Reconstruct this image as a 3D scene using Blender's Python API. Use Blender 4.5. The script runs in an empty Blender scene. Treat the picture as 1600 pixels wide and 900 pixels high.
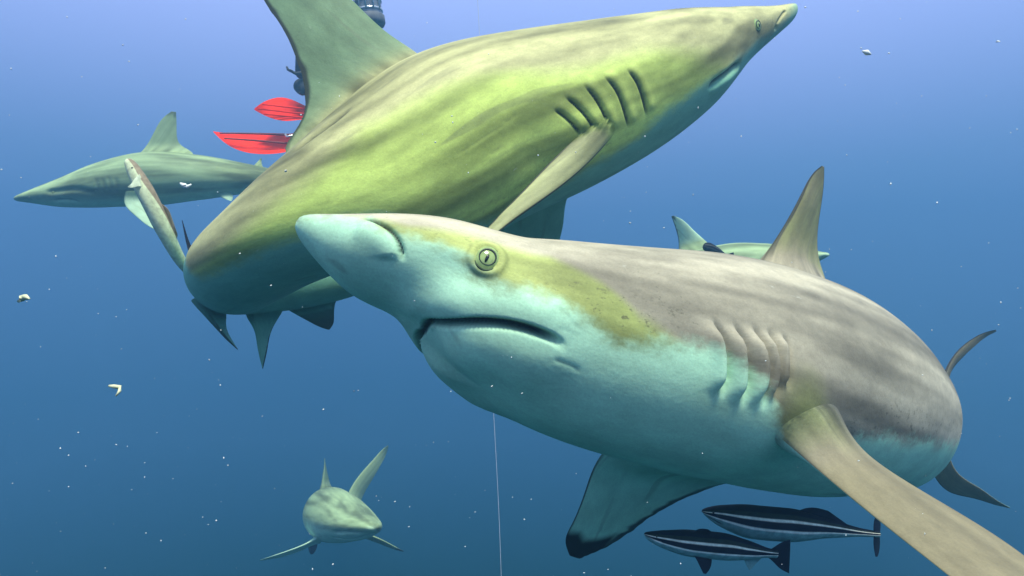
import bpy, math, random
import numpy as np
from mathutils import Vector, kdtree

# ------------------------------------------------------------------ camera, water light, sun, exposure
scene = bpy.context.scene
COL = scene.collection
HFOV = math.radians(70)
F = 800 / math.tan(HFOV / 2)                 # focal length in photo pixels (photo is 1600 x 900)

cam_d = bpy.data.cameras.new('camera')
cam = bpy.data.objects.new('camera', cam_d)
COL.objects.link(cam)
cam_d.sensor_width = 36
cam_d.lens = 18 / math.tan(HFOV / 2)
cam_d.clip_start = 0.02
cam_d.clip_end = 500
cam.location = (0, 0, 0)
cam.rotation_euler = (math.radians(90), 0, 0)
scene.camera = cam

world = bpy.data.worlds.new('World')
scene.world = world
world.use_nodes = True
wn, wl = world.node_tree.nodes, world.node_tree.links
bg = wn['Background']
tc = wn.new('ShaderNodeTexCoord')
sp = wn.new('ShaderNodeSeparateXYZ')
wl.new(tc.outputs['Generated'], sp.inputs[0])
mr = wn.new('ShaderNodeMapRange')
mr.inputs['From Min'].default_value = -1
mr.inputs['From Max'].default_value = 1
wl.new(sp.outputs['Z'], mr.inputs['Value'])
rp = wn.new('ShaderNodeValToRGB')
wl.new(mr.outputs[0], rp.inputs[0])
WATER = [(-1.0, (.001, .026, .028)), (-.36, (.001, .046, .066)), (-.12, (.016, .098, .23)), (.10, (.085, .185, .46)),
         (.36, (.42, .52, 1.04)), (1.0, (.85, .98, 1.15))]
cr = rp.color_ramp
for i, (z, c) in enumerate(WATER):
    e = cr.elements[i] if i < 2 else cr.elements.new((z + 1) / 2)
    e.position = (z + 1) / 2
    e.color = (*c, 1)
wl.new(rp.outputs[0], bg.inputs['Color'])
bg.inputs['Strength'].default_value = 1.0

sun_d = bpy.data.lights.new('sun', 'SUN')
sun = bpy.data.objects.new('sun', sun_d)
COL.objects.link(sun)
sun_d.energy = 4.7
sun_d.angle = math.radians(14)               # the moving water surface spreads the sun
sun_d.color = (1.0, .98, .80)
SUN_FROM = Vector((.16, -.42, 1.0))
sun.rotation_euler = SUN_FROM.to_track_quat('Z', 'Y').to_euler()
sun.location = (0, 0, 3)

scene.view_settings.view_transform = 'Standard'
scene.view_settings.look = 'None'
scene.view_settings.exposure = 0.35
scene.view_settings.gamma = 1
scene.render.engine = 'CYCLES'
scene.cycles.volume_bounces = 1
scene.cycles.max_bounces = 6
scene.cycles.use_denoising = True

# ------------------------------------------------------------------ helpers
rng = np.random.default_rng(7)
random.seed(7)


def W(px, py, d):
    """photo pixel + distance along the view axis -> world point"""
    return np.array([(px - 800) / F * d, d, -(py - 450) / F * d])


def PX(P):
    P = np.asarray(P)
    return np.stack([800 + F * P[..., 0] / P[..., 1], 450 - F * P[..., 2] / P[..., 1]], -1)


def nrm(v):
    return v / np.maximum(np.linalg.norm(v, axis=-1, keepdims=True), 1e-12)


def pchip(x, y, xi):
    x = np.asarray(x, float); y = np.asarray(y, float)
    h = np.diff(x); dl = np.diff(y) / h
    m = np.zeros_like(y)
    m[0], m[-1] = dl[0], dl[-1]
    for k in range(1, len(y) - 1):
        if dl[k - 1] * dl[k] > 0:
            w1, w2 = 2 * h[k] + h[k - 1], h[k] + 2 * h[k - 1]
            m[k] = (w1 + w2) / (w1 / dl[k - 1] + w2 / dl[k])
    k = np.clip(np.searchsorted(x, xi) - 1, 0, len(h) - 1)
    t = (xi - x[k]) / h[k]
    return ((1 + 2 * t) * (1 - t) ** 2 * y[k] + t * (1 - t) ** 2 * h[k] * m[k]
            + t * t * (3 - 2 * t) * y[k + 1] + t * t * (t - 1) * h[k] * m[k + 1])


def cspline(x, Y, xi):
    """natural cubic spline of the rows of Y over x"""
    x = np.asarray(x, float); Y = np.asarray(Y, float)
    n = len(x)
    if n == 2:
        t = ((xi - x[0]) / (x[1] - x[0]))[:, None]
        return Y[0] * (1 - t) + Y[1] * t
    h = np.diff(x)
    A = np.zeros((n, n)); B = np.zeros_like(Y)
    A[0, 0] = A[-1, -1] = 1
    for i in range(1, n - 1):
        A[i, i - 1], A[i, i], A[i, i + 1] = h[i - 1], 2 * (h[i - 1] + h[i]), h[i]
        B[i] = 6 * ((Y[i + 1] - Y[i]) / h[i] - (Y[i] - Y[i - 1]) / h[i - 1])
    M = np.linalg.solve(A, B)
    k = np.clip(np.searchsorted(x, xi) - 1, 0, n - 2)
    a = (x[k + 1] - xi)[:, None]; b = (xi - x[k])[:, None]; hh = h[k][:, None]
    return (M[k] * a ** 3 + M[k + 1] * b ** 3) / (6 * hh) + (Y[k] / hh - M[k] * hh / 6) * a + (Y[k + 1] / hh - M[k + 1] * hh / 6) * b


def chord(P):
    return np.concatenate([[0], np.cumsum(np.linalg.norm(np.diff(P, axis=0), axis=1))])


def sstep(a, b, x):
    t = np.clip((x - a) / (b - a), 0, 1)
    return t * t * (3 - 2 * t)


def new_obj(name, me, mat, parent=None, smooth=True):
    o = bpy.data.objects.new(name, me)
    COL.objects.link(o)
    if mat is not None:
        me.materials.append(mat)
    if smooth:
        me.polygons.foreach_set('use_smooth', np.ones(len(me.polygons), bool))
    if parent is not None:
        o.parent = parent
    return o


def make_mesh(name, V, faces_quads, faces_tris=None, attrs=None):
    me = bpy.data.meshes.new(name)
    q = np.asarray(faces_quads, np.int32).reshape(-1, 4)
    t = np.asarray(faces_tris if faces_tris is not None else [], np.int32).reshape(-1, 3)
    me.vertices.add(len(V))
    me.vertices.foreach_set('co', np.asarray(V, np.float32).ravel())
    me.loops.add(q.size + t.size)
    me.loops.foreach_set('vertex_index', np.concatenate([q.ravel(), t.ravel()]))
    me.polygons.add(len(q) + len(t))
    me.polygons.foreach_set('loop_start', np.concatenate([np.arange(len(q)) * 4, q.size + np.arange(len(t)) * 3]).astype(np.int32))
    me.update(calc_edges=True)
    for k, a in (attrs or {}).items():
        a = np.asarray(a, np.float32)
        if a.ndim == 1:
            me.attributes.new(k, 'FLOAT', 'POINT').data.foreach_set('value', a)
        else:
            me.attributes.new(k, 'FLOAT_VECTOR', 'POINT').data.foreach_set('vector', a.ravel())
    return me


def tag(o, label, cat, group=None, kind=None):
    if label: o['label'] = label
    if cat: o['category'] = cat
    if group: o['group'] = group
    if kind: o['kind'] = kind
    return o


def root_at(name, loc, label, cat, group=None):
    e = bpy.data.objects.new(name, None)
    e.empty_display_size = .1
    e.location = tuple(loc)
    COL.objects.link(e)
    return tag(e, label, cat, group)


def loc_of(parent):
    L = np.zeros(3)
    while parent is not None:
        L = L + np.array(parent.location)
        parent = parent.parent
    return L


# ------------------------------------------------------------------ materials
class NT:
    def __init__(self, name):
        self.m = bpy.data.materials.new(name)
        self.m.use_nodes = True
        self.n, self.l = self.m.node_tree.nodes, self.m.node_tree.links
        self.b = self.n['Principled BSDF']

    def node(self, typ, **kw):
        nd = self.n.new(typ)
        for k, v in kw.items():
            setattr(nd, k, v)
        return nd

    def put(self, sock, v):
        if hasattr(v, 'is_output'):
            self.l.new(v, sock)
        elif isinstance(v, (tuple, list)) and len(v) == 3 and sock.type == 'RGBA':
            sock.default_value = (*v, 1)
        else:
            sock.default_value = v

    def attr(self, name):
        a = self.node('ShaderNodeAttribute', attribute_name=name)
        return a

    def math(self, op, a, b=0.0):
        m = self.node('ShaderNodeMath', operation=op)
        self.put(m.inputs[0], a); self.put(m.inputs[1], b)
        return m.outputs[0]

    def mix(self, fac, a, b, blend='MIX'):
        m = self.node('ShaderNodeMix', data_type='RGBA', blend_type=blend)
        self.put(m.inputs[0], fac); self.put(m.inputs[6], a); self.put(m.inputs[7], b)
        return m.outputs[2]

    def rng(self, v, a, b, c=0.0, d=1.0, smooth=True):
        m = self.node('ShaderNodeMapRange')
        if smooth: m.interpolation_type = 'SMOOTHSTEP'
        self.put(m.inputs['Value'], v)
        for k, x in zip(('From Min', 'From Max', 'To Min', 'To Max'), (a, b, c, d)):
            m.inputs[k].default_value = x
        return m.outputs[0]

    def noise(self, vec, scale, detail=4, rough=.55, sc=(1, 1, 1)):
        mp = self.node('ShaderNodeMapping')
        mp.inputs['Scale'].default_value = sc
        self.put(mp.inputs[0], vec)
        nz = self.node('ShaderNodeTexNoise')
        nz.inputs['Scale'].default_value = scale
        nz.inputs['Detail'].default_value = detail
        nz.inputs['Roughness'].default_value = rough
        self.l.new(mp.outputs[0], nz.inputs['Vector'])
        return nz.outputs['Fac']


def skin(name, tan, green, belly, dark=(.012, .014, .016), soft=.02, amp=.05, streak=.55, spots=.7, rough=.62, mott=1.0, fintan=None):
    t = NT(name)
    rest = t.attr('rest').outputs['Vector']
    kb, kg, dk = (t.attr(k).outputs['Fac'] for k in ('kb', 'kg', 'dk'))
    big = t.noise(rest, 7, 4, .6, (.45, 1, 1))
    long_ = t.noise(rest, 20, 2, .5, (.06, 1, 1))
    fine = t.noise(rest, 90, 4, .65)
    cloud = t.noise(rest, 22, 5, .65, (.6, 1, 1))
    jig = t.math('ADD', t.math('MULTIPLY', t.math('SUBTRACT', cloud, .5), amp), t.math('MULTIPLY', t.math('SUBTRACT', fine, .5), amp * .35))
    fb = t.rng(t.math('ADD', kb, jig), -soft, soft)
    fg = t.rng(t.math('ADD', kg, t.math('MULTIPLY', t.math('SUBTRACT', big, .5), .9)), .15, .85)
    if fintan: tan = t.mix(t.attr('br').outputs['Fac'], tan, fintan)
    back = t.mix(fg, tan, green)
    stk = t.rng(long_, .30, .70, 1 - streak, 1 + streak * .75)
    stk = t.math('ADD', t.math('MULTIPLY', t.math('SUBTRACT', stk, 1.0), t.rng(t.attr('br').outputs['Fac'], 0, 1, 1.0, .3)), 1.0)
    cc = t.node('ShaderNodeCombineColor')
    for k in range(3): t.put(cc.inputs[k], stk)
    back = t.mix(1.0, back, cc.outputs[0], 'MULTIPLY')
    # small dark freckles on the back, pale scuffs
    sp_ = t.rng(t.noise(rest, 230, 2, .6, (.7, 1, 1)), .66, .74)
    sp_ = t.math('MULTIPLY', sp_, t.rng(big, .48, .64, 0, spots))
    ed_ = t.math('MULTIPLY', t.rng(kb, -.07, -.02), t.rng(t.noise(rest, 150, 3, .7, (.6, 1, 1)), .56, .66, 0, spots))
    sp_ = t.math('MAXIMUM', sp_, t.math('MULTIPLY', ed_, t.rng(big, .42, .58)))
    back = t.mix(sp_, back, (.09, .085, .05))
    cb = t.node('ShaderNodeCombineColor')
    bst = t.rng(cloud, .3, .72, .84, 1.08)
    for k in range(3): t.put(cb.inputs[k], bst)
    bel = t.mix(1.0, belly, cb.outputs[0], 'MULTIPLY')
    c = t.mix(fb, back, bel)
    mot = t.rng(t.noise(rest, 45, 6, .75, (.5, 1, 1)), .25, .75, 1 - .20 * mott, 1 + .16 * mott)
    grn = t.rng(t.noise(rest, 420, 3, .7), .2, .8, .90, 1.09)
    cm = t.node('ShaderNodeCombineColor')
    mot = t.math('ADD', t.math('MULTIPLY', t.math('SUBTRACT', mot, 1.0), t.rng(fb, 0, 1, 1.0, .3)), 1.0)
    mm = t.math('MULTIPLY', mot, grn)
    for k in range(3): t.put(cm.inputs[k], mm)
    c = t.mix(1.0, c, cm.outputs[0], 'MULTIPLY')
    sc_ = t.rng(t.noise(rest, 60, 5, .7, (.25, 1, 1)), .66, .76, 0, .4)
    c = t.mix(sc_, c, (.70, .72, .62))
    sl_ = t.rng(t.noise(rest, 34, 2, .5, (.08, 1, 1)), .66, .72, 0, .30)
    c = t.mix(sl_, c, (.13, .13, .085))
    c = t.mix(dk, c, dark)
    t.put(t.b.inputs['Base Color'], c)
    t.b.inputs['Roughness'].default_value = rough
    t.b.inputs['Specular IOR Level'].default_value = .22
    bp = t.node('ShaderNodeBump')
    bp.inputs['Strength'].default_value = .22
    bp.inputs['Distance'].default_value = .004
    t.put(bp.inputs['Height'], t.math('ADD', t.math('MULTIPLY', cloud, .7), t.math('MULTIPLY', fine, .5)))
    t.l.new(bp.outputs[0], t.b.inputs['Normal'])
    return t.m


def plain(name, col, rough=.6, spec=.25, var=.25, scale=30, bump=0.0, metal=0.0, col2=None):
    t = NT(name)
    co = t.node('ShaderNodeTexCoord').outputs['Object']
    nz = t.noise(co, scale, 4, .6)
    c2 = col2 if col2 else tuple(x * (1 - var) for x in col)
    t.put(t.b.inputs['Base Color'], t.mix(t.rng(nz, .3, .7), c2, col))
    t.b.inputs['Roughness'].default_value = rough
    t.b.inputs['Specular IOR Level'].default_value = spec
    t.b.inputs['Metallic'].default_value = metal
    if bump:
        bp = t.node('ShaderNodeBump')
        bp.inputs['Strength'].default_value = bump
        bp.inputs['Distance'].default_value = .005
        t.put(bp.inputs['Height'], nz)
        t.l.new(bp.outputs[0], t.b.inputs['Normal'])
    return t.m


# ------------------------------------------------------------------ a lofted, bent animal body
class Body:
    """stations: (px, py, d, half_height_up, half_height_down, half_width, roll_deg) from snout to tail"""

    def __init__(self, st, nt=300, nth=192, nexp=2.0, dens=None):
        st = np.array(st, float)
        P = np.array([W(*r[:3]) for r in st])
        s = chord(P)
        self.L = s[-1]
        u = np.linspace(0, 1, nt)
        u = u if dens is None else dens(u)
        sv = u * self.L
        self.s = sv
        C = cspline(s, P, sv)
        T = nrm(np.gradient(C, axis=0) / np.maximum(np.gradient(sv)[:, None], 1e-9))
        up = np.array([0, 0, 1.0])
        U = nrm(up - (T @ up)[:, None] * T)
        N = np.cross(T, U)
        r = np.radians(pchip(s, st[:, 6], sv))[:, None]
        U, N = U * np.cos(r) + N * np.sin(r), N * np.cos(r) - U * np.sin(r)
        rad = [np.sqrt(np.maximum(pchip(s, st[:, k] ** 2, sv), 0)) for k in (3, 4, 5)]
        th = np.arange(nth) * 2 * np.pi / nth
        c, sn = np.cos(th), np.sin(th)
        e = 2.0 / nexp
        cx, sx = np.sign(c) * abs(c) ** e, np.sign(sn) * abs(sn) ** e
        hh = np.where(sn[None] >= 0, rad[0][:, None], rad[1][:, None])
        self.V = C[:, None] + N[:, None] * (rad[2][:, None] * cx[None])[..., None] + U[:, None] * (hh * sx[None])[..., None]
        self.C, self.T, self.U, self.N, self.rad, self.th = C, T, U, N, rad, th
        self.nt, self.nth = nt, nth
        self.lat = np.arcsin(np.clip(sn, -1, 1))
        self.mir = (nth // 2 - np.arange(nth)) % nth
        self.R = np.maximum((rad[0] + rad[1] + rad[2]) / 3, 1e-4)
        self.D = np.zeros((nt, nth))
        self.dk = np.zeros((nt, nth))
        self.kb = np.full((nt, nth), -1.0)
        self.kg = np.zeros((nt, nth))
        self.normals()
        self.V0 = self.V.copy()
        self.pix = PX(self.V0)
        self.vis = np.einsum('ijk,ijk->ij', self.Nv, self.V0) < 0

    def normals(self):
        dt = np.gradient(self.V, axis=0)
        dth = np.roll(self.V, -1, 1) - np.roll(self.V, 1, 1)
        n = nrm(np.cross(dt, dth))
        out = self.V - self.C[:, None]
        sg = np.sign(np.median(np.einsum('ijk,ijk->ij', n, out)))
        self.Nv = n * sg
        self.flip = sg < 0

    def near(self, X):
        """nearest skin vertex and signed distance outside the skin"""
        if not hasattr(self, 'kd'):
            i, j = np.meshgrid(np.arange(0, self.nt, 2), np.arange(0, self.nth, 2), indexing='ij')
            idx = (i * self.nth + j).ravel()
            P = self.V.reshape(-1, 3)[idx]
            self.kd = kdtree.KDTree(len(idx))
            for p, k in zip(P.tolist(), idx.tolist()): self.kd.insert(p, k)
            self.kd.balance()
        bi = np.array([self.kd.find(x)[1] for x in X.tolist()])
        Vb, Nb = self.V.reshape(-1, 3)[bi], self.Nv.reshape(-1, 3)[bi]
        return bi, np.einsum('ij,ij->i', X - Vb, Nb)

    def find(self, px, py):
        """surface grid index seen at a photo pixel"""
        d = (self.pix[..., 0] - px) ** 2 + (self.pix[..., 1] - py) ** 2
        d = np.where(self.vis, d, 1e12)
        k = int(np.argmin(d))
        return k // self.nth, k % self.nth

    def at(self, px, py):
        i, j = self.find(px, py)
        return self.V[i, j], self.Nv[i, j], i, j

    def line3(self, pts, n=80):
        jm = 3 * self.nth // 4                              # 'v': on the belly midline at that pixel column
        Q = np.array([self.V0[int(np.argmin(abs(self.pix[:, jm, 0] - p[0]))), jm] if len(p) == 3 else self.V0[self.find(*p)] for p in pts])
        s = chord(Q) + np.arange(len(Q)) * 1e-6
        return cspline(s, Q, np.linspace(0, s[-1], n))

    def dist(self, line, reach):
        """distance of each vertex to a polyline, position along it 0..1, and side sign"""
        lo, hi = line.min(0) - reach, line.max(0) + reach
        m = np.all((self.V0 > lo) & (self.V0 < hi), axis=2)
        D = np.full((self.nt, self.nth), 9.0); A = np.zeros_like(D); S = np.ones_like(D)
        X = self.V0[m]
        if len(X) == 0: return D, A, S
        best = np.full(len(X), 9.0); bi = np.zeros(len(X), int)
        for k, p in enumerate(line):
            d = np.linalg.norm(X - p, axis=1)
            q = d < best
            best[q] = d[q]; bi[q] = k
        tg = np.gradient(line, axis=0)
        S[m] = np.sign(np.einsum('ij,ij->i', np.cross(tg[bi], X - line[bi]), self.Nv[m]))
        D[m] = best; A[m] = bi / (len(line) - 1)
        return D, A, S

    def groove(self, pts, depth, width, dark=0.0, dwidth=None, ridge=0.0, rwidth=None, side=1, taper=.15, both=True, sharp=2, t0=True):
        line = self.line3(pts)
        rw = rwidth or width * 2
        D, A, S = self.dist(line, max(width, rw) * 3.5)
        fade = (sstep(0, taper, A) if t0 else .25 + .75 * sstep(0, .18, A)) * sstep(0, taper, 1 - A) if taper else 1.0
        dfade = fade if t0 else sstep(0, taper, 1 - A)
        g = -depth * np.exp(-(D / width) ** sharp) * fade
        if ridge:
            sd = D * S * side
            g = g + ridge * np.exp(-((sd - rw) / rw) ** 2) * (sd > 0) * fade
        dkk = dark * np.exp(-(D / (dwidth or width * .7)) ** 4) * dfade
        if both:
            pick = np.abs(g[:, self.mir]) > np.abs(g)
            g = np.where(pick, g[:, self.mir], g)
            dkk = np.maximum(dkk, dkk[:, self.mir])
        self.D += g
        self.dk = np.maximum(self.dk, dkk)

    def bulge(self, px, py, h, r, both=True):
        i, j = self.find(px, py)
        g = h * np.exp(-(np.linalg.norm(self.V0 - self.V0[i, j], axis=2) / r) ** 2)
        if both: g = np.maximum(g, g[:, self.mir]) if h > 0 else np.minimum(g, g[:, self.mir])
        self.D += g

    def lat_line(self, pts):
        ij = [self.find(*p) for p in pts]
        s = np.array([self.s[i] for i, j in ij]); la = np.array([self.lat[j] for i, j in ij])
        o = np.argsort(s)
        return np.interp(self.s, s[o], la[o])

    def below(self, pts):
        """metres below a line traced on the flank (positive towards the belly)"""
        lb = self.lat_line(pts)
        return (lb[:, None] - self.lat[None]) * self.R[:, None]

    def build(self, name, mat, parent):
        self.V = self.V0 + self.Nv * self.D[..., None]
        self.normals()
        nt, nth = self.nt, self.nth
        V = self.V.reshape(-1, 3)
        i = np.arange(nt - 1)[:, None]; j = np.arange(nth)[None]
        a = i * nth + j; b = i * nth + (j + 1) % nth
        q = np.stack([a, b, b + nth, a + nth], -1).reshape(-1, 4)
        if not self.flip: q = q[:, ::1]
        cen = [self.V[0].mean(0), self.V[-1].mean(0)]
        k0 = nt * nth
        jj = np.arange(nth)
        t0 = np.stack([np.full(nth, k0), (jj + 1) % nth, jj], -1)
        t1 = np.stack([np.full(nth, k0 + 1), (nt - 1) * nth + jj, (nt - 1) * nth + (jj + 1) % nth], -1)
        t = np.concatenate([t0, t1])
        # orient outward
        n = np.cross(V[q[:, 1]] - V[q[:, 0]], V[q[:, 3]] - V[q[:, 0]])
        o = V[q[:, 0]] - np.repeat(self.C[:-1], nth, 0)
        if np.median(np.einsum('ij,ij->i', n, o)) < 0:
            q = q[:, ::-1]; t = t[:, ::-1]
        V = np.concatenate([V, cen])
        rest = np.stack([np.repeat(self.s, nth), (self.R[:, None] * np.cos(self.th)[None]).ravel(), (self.R[:, None] * np.sin(self.th)[None]).ravel()], -1)
        rest = np.concatenate([rest, [[0, 0, 0], [self.L, 0, 0]]])
        ext = lambda x: np.concatenate([x.ravel(), [x[0].mean(), x[-1].mean()]])
        me = make_mesh(name, V - loc_of(parent), q, t, dict(rest=rest, kb=ext(self.kb), kg=ext(self.kg), dk=ext(self.dk)))
        return new_obj(name, me, mat, parent)


def fin(name, LE, TE, mat, parent, thick=.012, ns=60, nc=40, flare=.0, side=None, tip=0.0, margin=0.0, le_margin=0.0,
        kb=(-1, -1), kg=(0, 0), rag=0.0, tipfrom=.75, camber=0.0, flen=.09, kgroot=0.0, body=None, bl=.022, fil=.012, br=1.0):
    """LE / TE: lists of world points from root to tip. kb, kg: values for the two faces (face 0 looks at the camera)."""
    LE, TE = np.array(LE, float), np.array(TE, float)
    sl, st = chord(LE), chord(TE)
    v = np.linspace(0, 1, ns) ** .9
    v = np.sin(v * np.pi / 2) * .35 + v * .65
    L = cspline(sl / sl[-1], LE, v); Tt = cspline(st / st[-1], TE, v)
    c = (1 - np.cos(np.linspace(0, np.pi, nc))) / 2
    nrmv = nrm(np.cross(Tt - L, np.gradient((L + Tt) / 2, axis=0)))
    nrmv[-1] = nrmv[-2]
    for _ in range(6):
        nrmv[1:-1] = nrm(nrmv[:-2] + nrmv[1:-1] * 2 + nrmv[2:])
    midp = (L + Tt) / 2
    if np.einsum('ij,ij->i', nrmv, midp).mean() > 0:
        nrmv = -nrmv                                     # face 0 looks at the camera
    ch = np.linalg.norm(Tt - L, axis=1)
    prof = (c ** .5) * (1 - c) * 1.9 + .04 * np.sin(np.pi * c)
    th = thick * np.minimum(1, ch / (ch.max() * .45)) * (1 - .72 * v)
    th = th + flare * np.exp(-(v / flen) ** 1.5)
    ragn = 0
    if rag:
        ragn = rag * (np.interp(np.linspace(0, 40, ns), np.arange(41), rng.normal(0, 1, 41)))
    base = L[:, None] * (1 - c)[None, :, None] + (Tt + nrm(Tt - L) * (np.ones(ns) * ragn)[:, None])[:, None] * c[None, :, None]
    base = base + nrmv[:, None] * (camber * ch[:, None] * np.sin(np.pi * c)[None])[..., None]
    half = th[:, None] * prof[None] / 2
    A = base + nrmv[:, None] * half[..., None]
    B = base - nrmv[:, None] * half[..., None]
    # ring around: face A from LE to TE, then face B from TE back to LE
    ring = np.concatenate([A, B[:, -2:0:-1]], 1)
    nr = ring.shape[1]
    cc = np.concatenate([c, c[-2:0:-1]])
    fa = np.concatenate([np.zeros(nc), np.ones(nc - 2)])
    V = ring.reshape(-1, 3)
    i = np.arange(ns - 1)[:, None]; j = np.arange(nr)[None]
    a = i * nr + j; b = i * nr + (j + 1) % nr
    q = np.stack([a, a + nr, b + nr, b], -1).reshape(-1, 4)
    jj = np.arange(nr)
    k0 = ns * nr
    t0 = np.stack([np.full(nr, k0), jj, (jj + 1) % nr], -1)
    t1 = np.stack([np.full(nr, k0 + 1), (ns - 1) * nr + (jj + 1) % nr, (ns - 1) * nr + jj], -1)
    n = np.cross(V[q[:, 1]] - V[q[:, 0]], V[q[:, 3]] - V[q[:, 0]])
    o = V[q[:, 0]] - np.repeat(base.mean(1)[:-1], nr, 0)
    t = np.concatenate([t0, t1])
    nn = np.repeat(nrmv[:-1], nr, 0) * np.where(fa == 0, 1, -1)[None].repeat(ns - 1, 0).ravel()[:, None]
    if np.median(np.einsum('ij,ij->i', n, nn)) < 0:
        q = q[:, ::-1]; t = t[:, ::-1]
    V = np.concatenate([V, [ring[0].mean(0), ring[-1].mean(0)]])
    KB = np.where(fa == 0, kb[0], kb[1])[None].repeat(ns, 0)
    KG = np.where(fa == 0, kg[0], kg[1])[None].repeat(ns, 0)
    KG = KG + kgroot * np.exp(-(v[:, None] / .28) ** 2)
    wob = .035 * np.interp(np.linspace(0, 14, nr), np.arange(15), np.append(rng.normal(0, 1, 14), 0))[None]
    dk = tip * sstep(tipfrom, tipfrom + .10, v[:, None] + wob + .0 * cc[None])
    dist_te = (1 - cc)[None] * ch[:, None]
    wv = np.interp(np.linspace(0, 25, ns), np.arange(26), rng.uniform(.6, 1.3, 26))[:, None]
    if margin: dk = np.maximum(dk, .93 * (1 - sstep(margin * .45 * wv, margin * wv, dist_te)))
    if le_margin: dk = np.maximum(dk, .9 * (1 - sstep(le_margin * .5, le_margin, cc[None] * ch[:, None])))
    # stretch the noise along the fin
    rest = np.stack([(v * sl[-1])[:, None].repeat(nr, 1).ravel() + 3.1, (cc[None] * ch[:, None]).ravel(), np.tile(fa * .3, ns)], -1)
    rest = np.concatenate([rest, rest[:1], rest[-1:]])
    ext = lambda x: np.concatenate([np.broadcast_to(x, (ns, nr)).ravel(), [x[0].mean(), x[-1].mean()]])
    KB, KG, DK = ext(KB), ext(KG), ext(dk)
    if body is not None: KB = np.clip(KB, -.09, .09)
    BR = np.ones(len(V)) * br
    if body is not None:                                 # fair the root into the flank: fillet, colour and shading run together
        bi, sd = body.near(V)
        w = np.exp(-(np.maximum(sd, 0) / bl) ** 1.4)
        sgn = np.append(np.where(fa == 0, 1.0, -1.0)[None].repeat(ns, 0).ravel(), [0, 0])
        edge = np.append((4 * cc * (1 - cc))[None].repeat(ns, 0).ravel(), [0, 0])
        V = V + np.append(np.repeat(nrmv, nr, 0), np.zeros((2, 3)), 0) * (sgn * fil * w * edge ** .5)[:, None]
        bi, sd = body.near(V)
        w = np.exp(-(np.maximum(sd, 0) / bl) ** 1.4)
        KB = KB * (1 - w) + body.kb.ravel()[bi] * w
        KG = KG * (1 - w) + body.kg.ravel()[bi] * w
        DK = DK * (1 - w)
        BR = br * (1 - w)
    me = make_mesh(name, V - loc_of(parent), q, t, dict(rest=rest, kb=KB, kg=KG, dk=DK, br=BR))
    ob = new_obj(name, me, mat, parent)
    if body is not None:
        vn = np.zeros(len(V) * 3, np.float32)
        me.vertex_normals.foreach_get('vector', vn)
        vn = vn.reshape(-1, 3)
        vn = nrm(vn * (1 - w)[:, None] + body.Nv.reshape(-1, 3)[bi] * w[:, None])
        me.normals_split_custom_set_from_vertices([tuple(x) for x in vn.tolist()])
    return ob


def tube(name, P, R, mat, parent=None, n=10, closed=False):
    P = np.array(P, float); R = np.broadcast_to(np.array(R, float), (len(P),))
    T = nrm(np.gradient(P, axis=0))
    if closed: T = nrm(np.roll(P, -1, 0) - np.roll(P, 1, 0))
    ref = np.array([0.3, 0.1, 1.0]) if abs(T[0, 2]) < .9 else np.array([1.0, .2, 0])
    A = nrm(np.cross(T, ref)); B = np.cross(T, A)
    a = np.arange(n) * 2 * np.pi / n
    V = P[:, None] + R[:, None, None] * (A[:, None] * np.cos(a)[None, :, None] + B[:, None] * np.sin(a)[None, :, None])
    m = len(P)
    i = np.arange(m if closed else m - 1)[:, None]; j = np.arange(n)[None]
    a0 = (i % m) * n + j; b0 = (i % m) * n + (j + 1) % n
    a1 = ((i + 1) % m) * n + j; b1 = ((i + 1) % m) * n + (j + 1) % n
    q = np.stack([a0, b0, b1, a1], -1).reshape(-1, 4)
    t = None
    V = V.reshape(-1, 3)
    if not closed:
        jj = np.arange(n); k0 = len(V)
        V = np.concatenate([V, P[:1], P[-1:]])
        t = np.concatenate([np.stack([np.full(n, k0), (jj + 1) % n, jj], -1), np.stack([np.full(n, k0 + 1), (m - 1) * n + jj, (m - 1) * n + (jj + 1) % n], -1)])
    me = make_mesh(name, V - loc_of(parent), q, t)
    return new_obj(name, me, mat, parent)


def lathe(name, base, axis, prof, mat, parent=None, n=24, squash=1.0, ref=None):
    """prof: (distance along axis, radius)"""
    base = np.array(base, float); ax = nrm(np.array(axis, float))
    r = np.array(ref if ref is not None else ([0, 0, 1] if abs(ax[2]) < .9 else [1, 0, 0]), float)
    A = nrm(np.cross(ax, r)); B = np.cross(ax, A)
    a = np.arange(n) * 2 * np.pi / n
    pr = np.array(prof, float)
    V = base + pr[:, 0, None, None] * ax + pr[:, 1, None, None] * (A * np.cos(a)[:, None] * squash + B * np.sin(a)[:, None])[None]
    m = len(pr)
    i = np.arange(m - 1)[:, None]; j = np.arange(n)[None]
    q = np.stack([i * n + j, i * n + (j + 1) % n, (i + 1) * n + (j + 1) % n, (i + 1) * n + j], -1).reshape(-1, 4)
    jj = np.arange(n)
    V = V.reshape(-1, 3); k0 = len(V)
    V = np.concatenate([V, [base + ax * pr[0, 0], base + ax * pr[-1, 0]]])
    t = np.concatenate([np.stack([np.full(n, k0), (jj + 1) % n, jj], -1), np.stack([np.full(n, k0 + 1), (m - 1) * n + jj, (m - 1) * n + (jj + 1) % n], -1)])
    me = make_mesh(name, V - loc_of(parent), q[:, ::-1], t[:, ::-1])
    return new_obj(name, me, mat, parent)


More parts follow.
